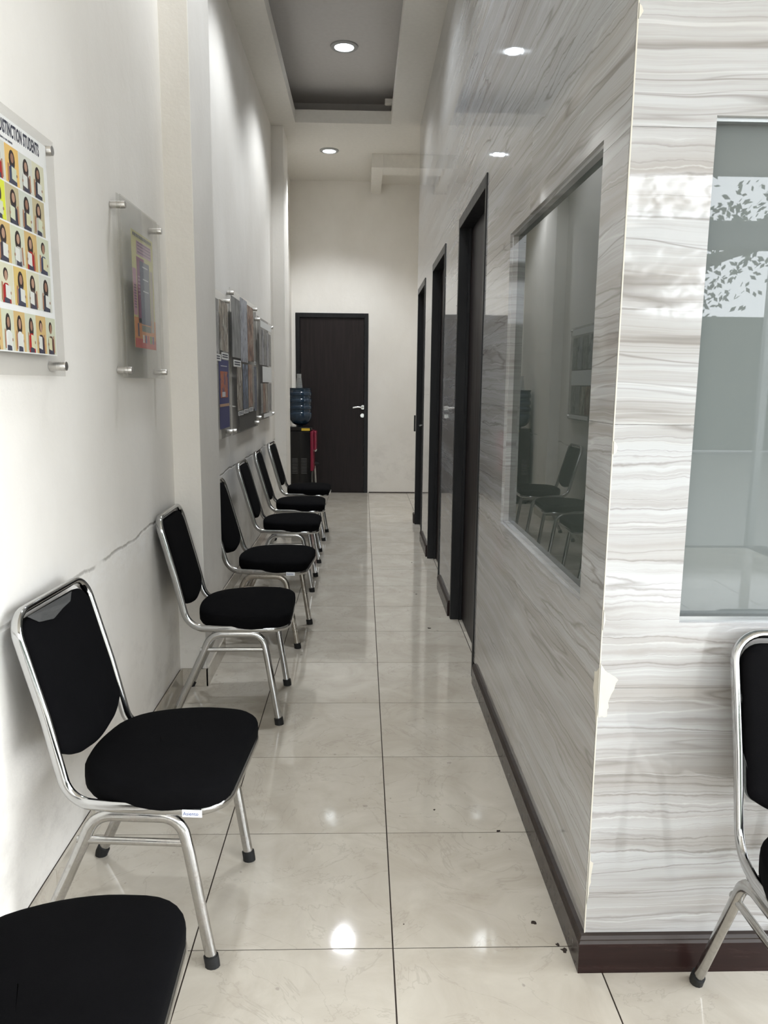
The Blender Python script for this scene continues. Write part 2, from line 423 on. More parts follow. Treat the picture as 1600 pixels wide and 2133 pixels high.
# fascia round the opening
for r in ((CX0-.012, CX0, CY0, CY1), (CX1, CX1+.012, CY0, CY1), (CX0-.012, CX1+.012, CY0-.012, CY0), (CX0-.012, CX1+.012, CY1, CY1+.012)):
    bx(bm, r[0], r[1], r[2], r[3], CEIL+.02, zt)
ce = struct(mesh_obj('ceiling', bm, M['ceil']))
bm = bmesh.new()
bx(bm, CX0-.32, CX1+.28, CY0-.32, CY1+.40, 4.13, 4.16)
for r in ((CX0-.32, CX0-.30, CY0-.3, CY1+.4), (CX1+.26, CX1+.28, CY0-.3, CY1+.4), (CX0-.3, CX1+.28, CY0-.32, CY0-.3), (CX0-.3, CX1+.28, CY1+.38, CY1+.4)):
    bx(bm, r[0], r[1], r[2], r[3], CEIL+.02, 4.13)
struct(mesh_obj('ceiling_coffer', bm, M['ceil_shaded']))
struct(box('trim_3', .20, CX1+.1, 7.72, 7.79, 3.99, 4.03, M['ceil'], bevel=.002))
# boxed beam with an open hatch, at the far right ceiling corner
bm = bmesh.new(); bz = 3.69
bx(bm, .09, .215, 8.75, YE, bz, CEIL); bx(bm, .215, 1.1, 8.75, 9.05, bz, CEIL); bx(bm, .215, 1.1, 9.05, YE, CEIL-.03, CEIL)
struct(mesh_obj('trim_4', bm, M['ceil'], bevel=.003))

# ------------------------------------------------------------------ marble-clad partition
XM, YM = .54, 1.64; YX = 7.80
D = [(3.505, 4.475), (5.20, 6.11), (6.83, 7.66)]; DH = 2.30
WY0, WY1, WZ0, WZ1 = 1.825, 2.925, .866, 1.937
FX0, FZ0, FZ1, FX1 = .713, .869, 1.932, 2.3
SK = .095
# solid core
bm = bmesh.new(); c0, c1 = XM+.01, XM+.155
ys = [YM+.01, WY0, WY1] + [v for d in D for v in d] + [YX]
def core_cells(ys, openings, zs, put):
    for a, b in zip(ys[:-1], ys[1:]):
        for z0, z1 in zip(zs[:-1], zs[1:]):
            my, mz = (a+b)/2, (z0+z1)/2
            if any(o[0] < my < o[1] and o[2] < mz < o[3] for o in openings): continue
            put(a, b, z0, z1)
side_open = [(WY0, WY1, WZ0, WZ1)] + [(d[0], d[1], -1, DH) for d in D]
core_cells(ys, side_open, [0, WZ0, WZ1, DH, CEIL], lambda a, b, z0, z1: bx(bm, c0, c1, a, b, z0, z1))
struct(mesh_obj('wall_right', bm, M['plaster'])); wr = bpy.data.objects['wall_right']
bm = bmesh.new()
fr_open = [(FX0, FX1, FZ0, FZ1)]
core_cells([XM+.156, FX0, FX1, XR], [(FX0-.001, FX1, FZ0, FZ1)], [0, FZ0, FZ1, CEIL], lambda a, b, z0, z1: bx(bm, a, b, YM+.01, YM+.20, z0, z1))
wf = struct(mesh_obj('wall_front', bm, M['plaster']))
def slabs(u_j, z_j, opens, mk, parent):
    for u0, u1 in zip(u_j[:-1], u_j[1:]):
        for z0, z1 in zip(z_j[:-1], z_j[1:]):
            g = .0004; U = {u0+g, u1-g}; Z = {z0+g, z1-g}
            for o in opens:
                for v in o[:2]:
                    if u0+g < v < u1-g: U.add(v)
                for v in o[2:]:
                    if z0+g < v < z1-g: Z.add(v)
            U = sorted(U); Z = sorted(Z); bm = bmesh.new(); vd = {}; cells = set()
            for i in range(len(U)-1):
                for j in range(len(Z)-1):
                    mu, mz = (U[i]+U[i+1])/2, (Z[j]+Z[j+1])/2
                    if not any(o[0] < mu < o[1] and o[2] < mz < o[3] for o in opens): cells.add((i, j))
            if not cells: bm.free(); continue
            def V(i, j, k):
                if (i, j, k) not in vd: vd[(i, j, k)] = bm.verts.new(mk(U[i], Z[j], k))
                return vd[(i, j, k)]
            for i, j in cells:
                for k in (0, 1): bm.faces.new([V(i, j, k), V(i+1, j, k), V(i+1, j+1, k), V(i, j+1, k)][::(1 if k else -1)])
                for (di, dj, e) in ((-1, 0, ((i, j), (i, j+1))), (1, 0, ((i+1, j), (i+1, j+1))), (0, -1, ((i, j), (i+1, j))), (0, 1, ((i, j+1), (i+1, j+1)))):
                    if (i+di, j+dj) not in cells:
                        p, q = e; bm.faces.new((V(*p, 0), V(*q, 0), V(*q, 1), V(*p, 1)))
            mesh_obj('marble_slab', bm, M['marble'], parent)
ZJ = [SK-.01, .715, 1.31, 1.908, 2.39, 3.0, CEIL]
slabs([YM+.0105, 2.60, 3.50, 4.48, 5.68, 6.88, YX], ZJ, side_open, lambda u, z, k: (XM+.01*k, u, z), wr)
slabs([XM, 1.76, 2.98, XR], ZJ, fr_open, lambda u, z, k: (u, YM+.01*k, z), wf)
# end face of the partition and the wall beyond it
struct(box('wall_right_far', .75, .95, YX, YE, 0, CEIL, M['plaster']))
# cream edge where the marble corner is chipped, and three bare filler patches
struct(box('trim_5', XM-.0012, XM+.0012, YM-.0012, YM+.0012, SK, CEIL, M['putty']))
def patch(uv, plane, parent):
    bm = bmesh.new(); vs = []
    for k in (0, 1):
        vs.append([bm.verts.new((XM-.0012+.002*k, YM+u, z) if plane == 'side' else (XM+u, YM-.0012+.002*k, z)) for u, z in uv])
    bm.faces.new(vs[0]); bm.faces.new(vs[1][::-1]); n = len(uv)
    for i in range(n): bm.faces.new((vs[0][i], vs[0][(i+1) % n], vs[1][(i+1) % n], vs[1][i]))
    mesh_obj('filler_patch', bm, M['putty'], parent)
patch([(0, .775), (.012, .757), (.018, .752), (.036, .742), (.043, .735), (.038, .727), (.035, .712), (.029, .70), (.023, .682), (.025, .668), (.022, .664), (.022, .647), (.016, .645), (.010, .648), (.004, .645), (0, .65)], 'front', wf)
patch([(0, .765), (.018, .748), (.034, .742), (.033, .722), (.038, .70), (.026, .68), (.02, .668), (.012, .652), (.006, .63), (0, .61)], 'side', wr)
patch([(0, 1.275), (.005, 1.272), (.010, 1.262), (.008, 1.250), (.003, 1.246), (0, 1.247)], 'front', wf)
patch([(0, .90), (.004, .89), (.006, .875), (.003, .86), (0, .85)], 'front', wf)
patch([(0, .318), (.003, .305), (.004, .285), (.011, .28), (.009, .262), (.007, .24), (.008, .23), (.004, .215), (.005, .20), (.002, .18), (0, .17)], 'front', wf)
patch([(0, 2.135), (.006, 2.13), (.010, 2.12), (.004, 2.11), (0, 2.105)], 'front', wf)

# skirting on the partition: board with a rounded worn top edge
def skirting(name, a, b, side=True, ends=(0, 0)):
    bm = bmesh.new()
    pr = [(0, 0), (-.016, 0), (-.017, .078), (-.013, .084), (-.014, .088), (-.010, .0955), (0, .097)]
    rings = []
    for e, t in ((0, a), (1, b)):
        rings.append([bm.verts.new((XM+.0+d, t + (d if (ends[e] == 1) else 0), z) if side else (t + (d if ends[e] == 1 else 0), YM+d, z)) for d, z in pr])
    n = len(pr)
    for i in range(n):
        f = bm.faces.new((rings[0][i], rings[0][(i+1) % n], rings[1][(i+1) % n], rings[1][i]))
        f.material_index = 1 if i in (2, 3, 4, 5) else 0
    bm.faces.new(rings[0]); bm.faces.new(rings[1][::-1])
    return struct(mesh_obj(name, bm, [M['skirt'], M['skirt_edge']]))
skirting('baseboard_right', YM, 3.44, True, (1, 0))
skirting('baseboard_front', XM, XR, False, (1, 0))
skirting('baseboard_right_pier_1', D[0][1]+.035, D[1][0]-.04)
skirting('baseboard_right_pier_2', D[1][1]+.035, D[2][0]-.04)
skirting('baseboard_right_pier_3', D[2][1]+.02, YX)

# windows: aluminium-edged dark reflective glass set in marble reveals
M['glass1'] = NT('grey_green_window_glass').set((.062, .074, .067), .012, spec=.5)
t_ = NT('grey_tinted_window_glass'); v_ = t_.geo()
t_.set(t_.mix(t_.noise(v_, 1.5, 3), (.115, .128, .125), (.135, .148, .145)), .01, spec=.5); M['glass2'] = t_.m
w1 = struct(box('window_1', XM+.029, XM+.035, WY0+.001, WY1-.001, WZ0+.001, WZ1-.001, M['glass1']))
g = .029
for n_, r in (('window_reveal', (XM+.0101, XM+g, WY0, WY1, WZ0, WZ0+.008)), ('window_reveal', (XM+.0101, XM+g, WY1-.008, WY1, WZ0+.008, WZ1-.008)),
              ('window_reveal', (XM+.0101, XM+g, WY0, WY0+.008, WZ0+.008, WZ1-.008)), ('window_reveal', (XM+.0101, XM+g, WY0, WY1, WZ1-.008, WZ1))):
    box(n_, *r, M['marble'], w1)
w2 = struct(box('window_2', FX0+.001, FX1-.001, YM+.032, YM+.038, FZ0+.001, FZ1-.001, M['glass2']))
g = .032
for r in ((FX0, FX1, YM+.0101, YM+g, FZ0, FZ0+.012), (FX0-.0005, FX0+.001, YM+.0101, YM+g, FZ0+.012, FZ1-.008), (FX0, FX1, YM+.0101, YM+g, FZ1-.008, FZ1)):
    box('window_reveal', *r, M['alu'], w2)

# partition doors 1-3: black frames, dark leaves set back, hinges
for k, (a, b) in enumerate(D):
    e = bpy.data.objects.new('door_%d' % (k+1), None); C.objects.link(e); e['kind'] = 'structure'; e.empty_display_size = .1
    fw = .055; xo, xi = XM-.006, XM+.16
    box('door_jamb', xo, xi, a, a+.03, 0, DH, M['doorframe'], e, .002)
    box('door_jamb', xo, xi, b-.035, b, 0, DH, M['doorframe'], e, .002)
    box('door_head', xo, xi, a+.03, b-.035, DH-fw, DH, M['doorframe'], e, .002)
    box('door_stop', XM+.045, XM+.06, b-.047, b-.035, 0, DH-fw, M['doorframe'], e)
    box('door_leaf', XM+.062, XM+.10, a+.034, b-.039, .008, DH-fw-.004, M['doorleaf'], e)
    for hz in (.32, 1.93):
        bm = bmesh.new()
        lathe(bm, [(.007, hz-.06), (.007, hz+.06)], XM+.055, a+.036, 10)
        bx(bm, XM+.02, XM+.05, a+.03, a+.0315, hz-.055, hz+.055)
        mesh_obj('hinge', bm, M['steel'], e, smooth=True)
    if k < 2: continue
    hy = b-.10
    bm = bmesh.new()
    lathe(bm, [(.024, XM+.052), (.024, XM+.062)], 0, hy, 16, axis='x', cz=1.0)
    sweep(bm, fillet([(XM+.055, hy, 1.0), (XM+.02, hy, 1.0, .015), (XM+.02, hy-.11, 1.0)], seg=5), .008, .008, (0, 0, 1), sides=8)
    mesh_obj('door_handle', bm, M['bright'], e, smooth=True)
# black light switch plate at the far edge of the last doorway
bm = bmesh.new(); bx(bm, XM-.022, XM-.006, 7.70, 7.72, .93, 1.09)
struct(mesh_obj('trim_6', bm, M['doorframe'], bevel=.003))

# door 4: end of the corridor
e = bpy.data.objects.new('door_4', None); C.objects.link(e); e['kind'] = 'structure'
e.empty_display_size = .1
y0 = YE-.012
box('door_jamb', DX0, DX0+.052, y0, YE+.1, 0, DZ, M['doorframe'], e, .003)
box('door_jamb', DX1-.05, DX1, y0, YE+.1, 0, DZ, M['doorframe'], e, .003)
box('door_head', DX0+.052, DX1-.05, y0, YE+.1, DZ-.055, DZ, M['doorframe'], e, .003)
leaf = box('door_leaf', DX0+.056, DX1-.054, YE+.012, YE+.05, .006, DZ-.059, M['doorleaf'], e)
hx = .006; bm = bmesh.new()
lathe(bm, [(.027, YE+.002), (.027, YE+.012)], hx, 0, 20, axis='y', cz=1.10)
sweep(bm, fillet([(hx, YE+.004, 1.10), (hx, YE-.045, 1.10, .018), (hx-.06, YE-.045, 1.104), (hx-.125, YE-.04, 1.094)], seg=5), .011, .009, (0, 0, 1), sides=10)
h = mesh_obj('door_handle', bm, M['bright'], leaf, smooth=True)
bm = bmesh.new(); lathe(bm, [(.026, YE+.002), (.026, YE+.012)], hx-.004, 0, 20, axis='y', cz=.995)
lathe(bm, [(.009, YE-.004), (.009, YE+.003)], hx-.004, 0, 12, axis='y', cz=.995)
mesh_obj('keyhole_plate', bm, M['bright'], leaf, smooth=True)

# ------------------------------------------------------------------ foyer behind the camera: shop front, street
M['header'] = plain('brown_grey_header', (.30, .26, .235), .6)
struct(box('trim_7', -1.05, XR+.15, YF-.12, YF, 3.12, CEIL, M['header']))
struct(box('trim_8', XR, XR+.12, YF, YM+.2, 3.50, CEIL, M['header']))
for n_, x, y, h_ in ((9, -.80, YF-.03, 3.12), (10, 3.43, YF-.03, 3.12), (11, XR+.03, -.8, 3.5), (12, XR+.03, 1.60, 3.5)):
    struct(box('trim_%d' % n_, x-.03, x+.03, y-.03, y+.03, 0, h_, M['alu']))
struct(box('ground', -15, 30, -30, 30, -.20, -.121, plain('wet_grey_paving', (.19, .185, .17), .35)))

# ------------------------------------------------------------------ downlights
M['lamp'] = m_emit('lit_lamp_lens', (.86, .94, 1.), 14.)
M['rim'] = plain('grey_lamp_rim', (.33, .33, .32), .35)
def downlight(x, y, z, r, label, power):
    t = thing('downlight', label, 'ceiling light', (x, y, z), group='round ceiling downlights')
    bm = bmesh.new()
    lathe(bm, [(r*.68, -.004), (r*.70, -.014), (r*.97, -.010), (r, -.001)], 0, 0, 40)
    bm2 = bm; mesh_obj('rim', bm2, M['rim'], t, smooth=True)
    bm = bmesh.new(); lathe(bm, [(r*.67, -.0105), (r*.67, -.005)], 0, 0, 32)
    mesh_obj('lens', bm, M['lamp'], t)
    l = bpy.data.lights.new('lamp_light', 'SPOT'); l.energy = power; l.spot_size = math.radians(118); l.spot_blend = .55
    l.shadow_soft_size = r*.7; l.color = (.90, .95, 1.)
    o = bpy.data.objects.new('lamp_light', l); C.objects.link(o); o.parent = t; o.location = (0, 0, -.03)
downlight(-.163, 6.86, 4.13, .115, 'round recessed downlight in the sunken ceiling panel', 135)
for y_, l_ in ((5.05, 'added downlight in the sunken panel, out of view, brightening the corridor'), (3.25, 'added downlight closest to the corridor mouth, out of view, brightening the corridor')):  # two unseen lamps, added to lift the corridor's brightness
    downlight(-.163, y_, 4.13, .115, l_, 135)
downlight(-.362, 8.66, CEIL, .100, 'round recessed downlight in the flat ceiling near the end door', 160)

# ------------------------------------------------------------------ chairs
def rounded(pts, seg=7): return [(p.x, p.y) for p in fillet([(x, y, 0, r) for x, y, r in pts], closed=True, seg=seg)]
def make_chair(label, legmat, framemat, bk=(-.112, -.160, -.225)):
    t = thing('banquet_chair', label, 'chair', group='black banquet chairs')
    # seat and back ring: one bent tube
    P = [(.262, 0, .412), (.262, .220, .412, .085), (.0, .216, .412), (bk[0], .196, .410, .085), (bk[1], .193, .62), (bk[2], .191, .858, .06),
         (bk[2], 0, .858)]
    P = P + [(p[0], -p[1], *p[2:]) for p in P[-2:0:-1]]
    bm = bmesh.new(); sweep(bm, fillet(P, True, 8), .0145, .0095, (0, 0, 1), closed=True, sides=14)
    mesh_obj('frame', bm, framemat, t, smooth=True)
    for s in (-1, 1):
        for fr in (1, -1):
            zt = .390
            if fr == 1: L = [(.222, .210*s, .006), (.176, .214*s, .30), (.158, .214*s, zt, .065), (.045, .214*s, zt)]
            else: L = [(-.222, .210*s, .006), (-.085, .214*s, .30), (-.045, .214*s, zt, .065), (.045, .214*s, zt)]
            bm = bmesh.new(); pts = fillet(L, False, 8); sweep(bm, pts, .0145, .0110, (1, 0, 0), sides=12)
            lg = mesh_obj('leg', bm, legmat, t, smooth=True)
            a, b = pts[0], pts[1]; d = (b-a).normalized(); bm = bmesh.new()
            sweep(bm, [Vector((a.x, a.y, .0)) - d*0, a+d*.004, a+d*.020, a+d*.023], .0185, .0150, (1, 0, 0), sides=12)
            for v in bm.verts: v.co.z = max(v.co.z, 0.)
            mesh_obj('foot_cap', bm, M['rubber'], lg, smooth=True)
        bm = bmesh.new(); sweep(bm, [Vector((-.090, .214*s, .325)), Vector((.168, .214*s, .325))], .0095, .0075, (0, 0, 1), sides=10)
        mesh_obj('stretcher', bm, legmat, t, smooth=True)
    bm = bmesh.new()
    for x in (-.03, .13): bx(bm, x-.012, x+.012, -.215, .215, .397, .4035)
    mesh_obj('seat_support', bm, M['aged'], t)
    # seat cushion
    out = rounded([(.268, .222, .085), (.268, -.222, .085), (.06, -.238, .5), (-.105, -.165, .16), (-.128, 0, .4), (-.105, .165, .16), (.06, .238, .5)], 6)
    bm = bmesh.new()
    pad(bm, out, [(.03, .404), (.008, .408), (.001, .420), (0, .440), (.001, .459), (.0035, .464), (.010, .469), (.024, .474), (.06, .478), (.12, .481), (.18, .482)],
        lambda u, v, h: Vector((u, v, h - .006*max(0, (u-.1)/.17)**2 if h > .44 else h)))
    mesh_obj('seat', bm, M['fabric'], t, smooth=True)
    # backrest cushion in its leaning plane: v across, w up
    ax = Vector((bk[2]-bk[1], 0, .858-.62)); ax.normalize(); fwd = Vector((ax.z, 0, -ax.x))
    Wt = .226; out = rounded([(.178, Wt, .05), (-.178, Wt, .05), (-.180, -.098, .03), (-.12, -.134, .15), (0, -.152, .3), (.12, -.134, .15), (.180, -.098, .03)], 6)
    def tf(v, w, h):
        q = Vector((bk[1], 0, .62)) + ax*w + Vector((0, v, 0)) + fwd*h
        if w < 0: q.x += .004*w*w/.0225
        return q
    bm = bmesh.new()
    pad(bm, out, [(.02, -.020), (.004, -.018), (0, -.010), (0, .002), (.003, .006), (.010, .011), (.024, .014), (.06, .017), (.11, .018)], tf)
    mesh_obj('backrest', bm, M['fabric'], t, smooth=True)
    return t
def name_tag(t):
    g_ = box('maker_tag', .168, .214, -.2330, -.2315, .402, .420, M['tag'], t)
    mw = Matrix.Translation((.170, -.2331, .4065)) @ Matrix.Rotation(math.radians(90), 4, 'X')
    text_mesh('lettering', 'Asiento', .0125, M['blueink'], g_, mw, .92)
chA = make_chair('black fabric chair with chrome frame, cut off at the bottom left corner, nearest the camera', M['chrome'], M['chrome'])
def place(o, x, y, deg, label):
    o.location = (x, y, 0); o.rotation_euler = (0, 0, math.radians(deg)); o['label'] = label; return o
place(chA, -.565, 1.052, 2, 'black cushioned chair nearest the camera, only its seat showing at the lower left')
chB = make_chair('x', M['aged'], M['chrome']); name_tag(chB)
place(chB, -.562, 1.887, -3.8, 'black chair in the left foreground with a white maker tag and spotted chrome legs')
def film(t, pts, nm='torn_plastic_film'):
    bm = bmesh.new(); v = [bm.verts.new(p) for p in pts]
    for i in range(1, len(v)-1): bm.faces.new((v[0], v[i], v[i+1]))
    bmesh.ops.solidify(bm, geom=bm.faces[:], thickness=.0006)
    mesh_obj(nm, bm, M['film'], t)
film(chB, [(-.200, -.165, .852), (-.195, -.12, .825), (-.188, -.06, .815), (-.183, -.02, .830), (-.186, .03, .834), (-.196, .06, .851)])
chC = make_chair('x', M['chrome'], M['chrome'], (-.140, -.188, -.250))
place(chC, -.561, 3.207, .9, 'second full chair from the front on the left, in front of the white column')
chD = make_chair('x', M['rust'], M['aged'], (-.145, -.205, -.272)); name_tag(chD)
place(chD, -.540, 4.157, -4.8, 'black chair with brownish tarnished legs just behind the white column')
chE = None
for (x, y, a, lb) in ((-.555, 5.265, .1, 'chair behind the tarnished one, fourth counted from the end door'),
                      (-.561, 6.107, 1.7, 'chair between the last one and the one under the middle notice board'),
                      (-.556, 6.988, -1.2, 'farthest black chair, beside the second column and the water dispenser')):
    chE = copy_tree(chE) if chE else make_chair('x', M['chrome'], M['chrome'], (-.145, -.205, -.272))
    place(chE, x, y, a, lb)
for o in bpy.data.objects:
    if o.get('label', '').startswith('chair behind the tarnished'): o['label'] = 'black chair right behind the tarnished-leg chair, third from the far end'
    if o.get('label', '').startswith('chair between the last'): o['label'] = 'second black chair from the far end of the left row'
chR = place(make_chair('x', M['aged'], M['chrome']), 1.008, 1.370, -90, 'black chair cut off by the right edge, against the bright marble wall')
film(chR, [(-.196, -.186, .76), (-.190, -.180, .73), (-.188, -.176, .715), (-.192, -.186, .712)])
film(chR, [(-.160, -.188, .63), (-.135, -.172, .56), (-.128, -.160, .53), (-.126, -.164, .515), (-.130, -.182, .515), (-.136, -.188, .54)])

# ------------------------------------------------------------------ acrylic notice panels on the left wall
def flat(name, x, y0, y1, z0, z1, mat, parent, th=.0006):
    return box(name, x, x+th, y0, y1, z0, z1, mat, parent)
def standoff(parent, x0, x1, y, z, r=.013):
    bm = bmesh.new(); lathe(bm, [(r, x0+.0012), (r, x1-.004), (r*.9, x1)], 0, y, 18, axis='x', cz=z)
    mesh_obj('standoff_bolt', bm, M['steel'], parent, smooth=True)
XA = XL+.028
# panel 1: distinction students
p1 = thing('acrylic_panel', 'large clear acrylic wall panel holding the grid of student photos, left edge', 'notice board', (XL, 1.6, 1.4))
def P(o):    # put world-coordinate children under a thing placed away from the origin
    for c in o.children:
        if c.matrix_parent_inverse == Matrix.Identity(4) and not c.get('_ok'): c.matrix_parent_inverse = Matrix.Translation(-o.location)
box('acrylic_sheet', XA, XA+.005, 1.02, 2.135, 1.403, 1.998, M['smoke'], p1, .001)
for y, z in ((2.098, 1.967), (2.112, 1.430), (1.06, 1.967), (1.06, 1.430)): standoff(p1, XL, XA+.017, y, z)
P(p1)
po = thing('student_poster', 'poster of student portrait photos in rows under a bold black headline', 'poster', (XL, 1.6, 1.45))
xp = XA+.0052
sheet = flat('poster_sheet', xp, 1.10, 2.081, 1.455, 1.972, M['paper'], po)
R90 = Matrix(((0, 0, 1, 0), (1, 0, 0, 0), (0, 1, 0, 0), (0, 0, 0, 1)))     # text facing +x, reading along +y
hd = text_mesh('headline', 'DISTINCTION STUDENTS', .040, M['ink'], po, Matrix.Translation((xp+.0008, 2.038, 1.936)) @ R90, .42, align='RIGHT', off=.0012)
tmpv = text_mesh('subtitle', 'Congratulations to our students', .009, M['ink'], po, Matrix.Translation((xp+.0008, 1.89, 1.921)) @ R90, .8, align='RIGHT')
SK_ = [(.30, .17, .11), (.36, .22, .15), (.26, .14, .09)]
pm = {}
def PM(c, nm='print_colour'):
    if c not in pm: pm[c] = plain(nm, c, .5, spec=.3)
    return pm[c]
rnd = random.Random(3)
def ell(bm, x, cy, cz, ry, rz, mi, n=14):
    vs = [bm.verts.new((x, cy+ry*math.cos(2*math.pi*i/n), cz+rz*math.sin(2*math.pi*i/n))) for i in range(n)]
    bm.faces.new(vs).material_index = mi
def poly(bm, x, pts, mi): bm.faces.new([bm.verts.new((x, a, b)) for a, b in pts]).material_index = mi
BG = [(.54, .52, .38), (.50, .35, .15), (.48, .50, .43), (.52, .52, .45), (.50, .51, .38), (.42, .36, .22)]
CL = [(.03, .03, .04), (.05, .04, .05), (.40, .38, .34), (.30, .02, .02), (.04, .05, .09), (.10, .07, .06)]
def portrait(y0, y1, z0, z1, bgc, clc, parent):
    bm = bmesh.new(); x = xp+.0008; w = y1-y0; h = z1-z0; cy = y0+w*rnd.uniform(.42, .56)
    poly(bm, x, [(y0, z0), (y1, z0), (y1, z1), (y0, z1)], 0); e_ = .00025
    long = rnd.random() < .7
    if long: ell(bm, x+e_, cy, z1-h*.36, w*.22, h*.27, 1)
    else: ell(bm, x+e_, cy, z1-h*.27, w*.17, h*.16, 1)
    poly(bm, x+2*e_, [(cy-w*.30, z0), (cy+w*.30, z0), (cy+w*.27, z0+h*.40), (cy+w*.10, z0+h*.50), (cy-w*.10, z0+h*.50), (cy-w*.28, z0+h*.40)], 2)
    ell(bm, x+3*e_, cy, z1-h*.31, w*.115, h*.13, 3)
    k = rnd.choice((-1, 1)); cc = cy+k*w*.10
    poly(bm, x+3*e_, [(cc-w*.18, z0+h*.14), (cc+w*.17, z0+h*.10), (cc+w*.18, z0+h*.44), (cc-w*.17, z0+h*.47)], 4)
    ell(bm, x+4*e_, cc+k*w*.19, z0+h*.27, w*.05, h*.045, 3, 8)
    poly(bm, x+3*e_, [(cy-k*w*.36, z0+h*.05), (cy-k*w*.26, z0+h*.05), (cy-k*w*.24, z0+h*.5), (cy-k*w*.33, z0+h*.52)], 5)
    poly(bm, x+2.5*e_, [(cy-w*.2, z0), (cy+w*.2, z0), (cy+w*.18, z0+h*.13), (cy-w*.18, z0+h*.13)], 6)
    o = mesh_obj('photo_print', bm, [PM(bgc), PM((.035, .025, .022)), PM(clc), PM(rnd.choice(SK_)), PM(rnd.choice([(.52, .50, .32), (.56, .56, .51), (.50, .52, .38)])), PM((.34, .17, .10)), PM((.05, .05, .07))], parent)
rows = [(1.833, 1.915), (1.745, 1.829), (1.654, 1.741), (1.563, 1.650)]
for ri, (z0, z1) in enumerate(rows):
    sh = (0, -.010, .004, .004)[ri]
    for ci in range(9):
        b_ = 2.060+sh-.072*ci; a_ = b_-.0705
        if ri == 3: a_ += .001
        bgc = BG[(ri*5+ci*3) % 6]; clc = CL[(ri*2+ci*5) % 6]
        if (ri, ci) == (0, 2): bgc = (.62, .40, .13)
        if (ri, ci) == (1, 3): bgc = (.55, .58, .05); clc = (.50, .55, .04)
        if (ri, ci) == (3, 2): bgc = (.55, .40, .14)
        portrait(a_, b_, z0, z1, bgc, clc, po)
for ci in range(11):
    b_ = 2.077-.0605*ci; portrait(b_-.0595, b_, 1.458, 1.549, BG[(ci*3+4) % 6], [(.10, .05, .04), (.04, .03, .04), (.36, .015, .015), (.55, .55, .52), (.6, .6, .57)][ci % 5], po)
P(po)
# panel 2: smoked sheet over a clear one, bright flyer between
p2 = thing('acrylic_panel', 'small acrylic wall panel with half smoked front, holding the colourful flyer', 'notice board', (XL, 2.66, 1.4))
box('acrylic_sheet', XA, XA+.004, 2.66, 3.195, 1.403, 1.998, M['acryl'], p2, .0008)
box('smoked_sheet', XA+.010, XA+.013, 2.667, 3.12, 1.405, 1.996, M['smoke'], p2, .0008)
for y, z in ((2.690, 1.967), (3.155, 1.970), (2.690, 1.430), (3.160, 1.430)): standoff(p2, XL, XA+.022, y, z, .012)
P(p2)
fy = thing('course_flyer', 'yellow, pink and orange flyer with a dark blue column, inside the small acrylic panel', 'flyer', (XL, 2.8, 1.51))
xf = XA+.0042; Y0, Y1, Z0, Z1 = 2.80, 3.075, 1.512, 1.915
flat('flyer_sheet', xf, Y0, Y1, Z0, Z1, m_print('yellow_paper', [(.56, .53, .20), (.62, .58, .26)], (1, 2, 2)), fy)
def blk(y0, y1, z0, z1, c, lay=1, nm='printed_block'):
    return flat(nm, xf+.0004+lay*.0004, y0, y1, z0, z1, PM(c), fy, .0004)
blk(Y0, Y1, Z0, 1.618, (.66, .24, .06)); blk(Y0+.002, Y1-.002, Z0, 1.545, (.55, .07, .05), 2)
blk(Y0, 2.842, 1.625, 1.785, (.52, .27, .36)); blk(2.858, 3.045, 1.838, 1.885, (.50, .30, .38)); blk(2.852, 2.95, 1.60, 1.83, (.23, .04, .13))
blk(2.89, 3.012, 1.598, 1.82, (.045, .06, .12), 2); blk(2.89, 3.01, 1.572, 1.594, (.14, .15, .10), 3)
blk(3.02, 3.055, 1.575, 1.80, (.42, .36, .28), 2)
for i in range(9): blk(Y0+.010, Y0+.034, 1.650+.0095*i, 1.6535+.0095*i, (.17, .10, .16), 3, 'text_line')
for i in range(6): blk(2.862, 2.884, 1.70+.012*i, 1.7045+.012*i, (.40, .22, .32), 3, 'text_line')
for z in (1.845, 1.856, 1.867, 1.877): blk(2.868, 3.035, z, z+.005, (.20, .09, .20), 3, 'text_line')
for z in (1.715, 1.757, 1.80): blk(2.92, 2.99, z, z+.004, (.45, .47, .52), 4, 'text_line')
for i in range(12): blk(2.815+.020*i, 2.829+.020*i, 1.896, 1.907, (.08, .08, .07), 3, 'text_line')
for i, c in enumerate(((.70, .66, .55), (.08, .05, .16), (.50, .04, .04), (.10, .28, .05), (.12, .08, .2))):
    blk(2.895+.032*i, 2.915+.032*i, 1.532, 1.560, c, 3, 'printed_icon')
blk(2.835, 2.853, 1.552, 1.598, (.06, .03, .06), 3, 'printed_icon')
P(fy)

# panels 3-5 in the recess
xq = XN+.026
def strip(parent, y0, y1, z0, z1, cols, seed, sc=(1, 7, 3)):
    o = flat('picture_sheet', xq+.0045, y0, y1, z0, z1, m_print('magazine_print', cols, sc, seed), parent)
    return o
def cap_(parent, y0, y1, z0, z1):
    o = flat('caption_slip', xq+.0052, y0, y1, z0, z1, M['paper'], parent)
    for i in range(2): flat('text_line', xq+.0060, y0+(y1-y0)*.12, y1-(y1-y0)*.12, z0+(z1-z0)*(.25+.35*i), z0+(z1-z0)*(.42+.35*i), M['ink'], o, .0003)
def panel(label, y0, y1, z0, z1):
    p = thing('acrylic_panel', label, 'notice board', (XN, y0, z0), group='picture boards in the wall recess')
    box('acrylic_sheet', xq, xq+.004, y0, y1, z0, z1, M['smoke'] , p, .0008)
    for y in (y0+.05, y1-.05):
        for z in (z0+.028, z1-.028): standoff(p, XN, xq+.022, y, z, .014)
    return p
GR = [(.08, .075, .07), (.30, .29, .27), (.16, .15, .14), (.42, .40, .38)]
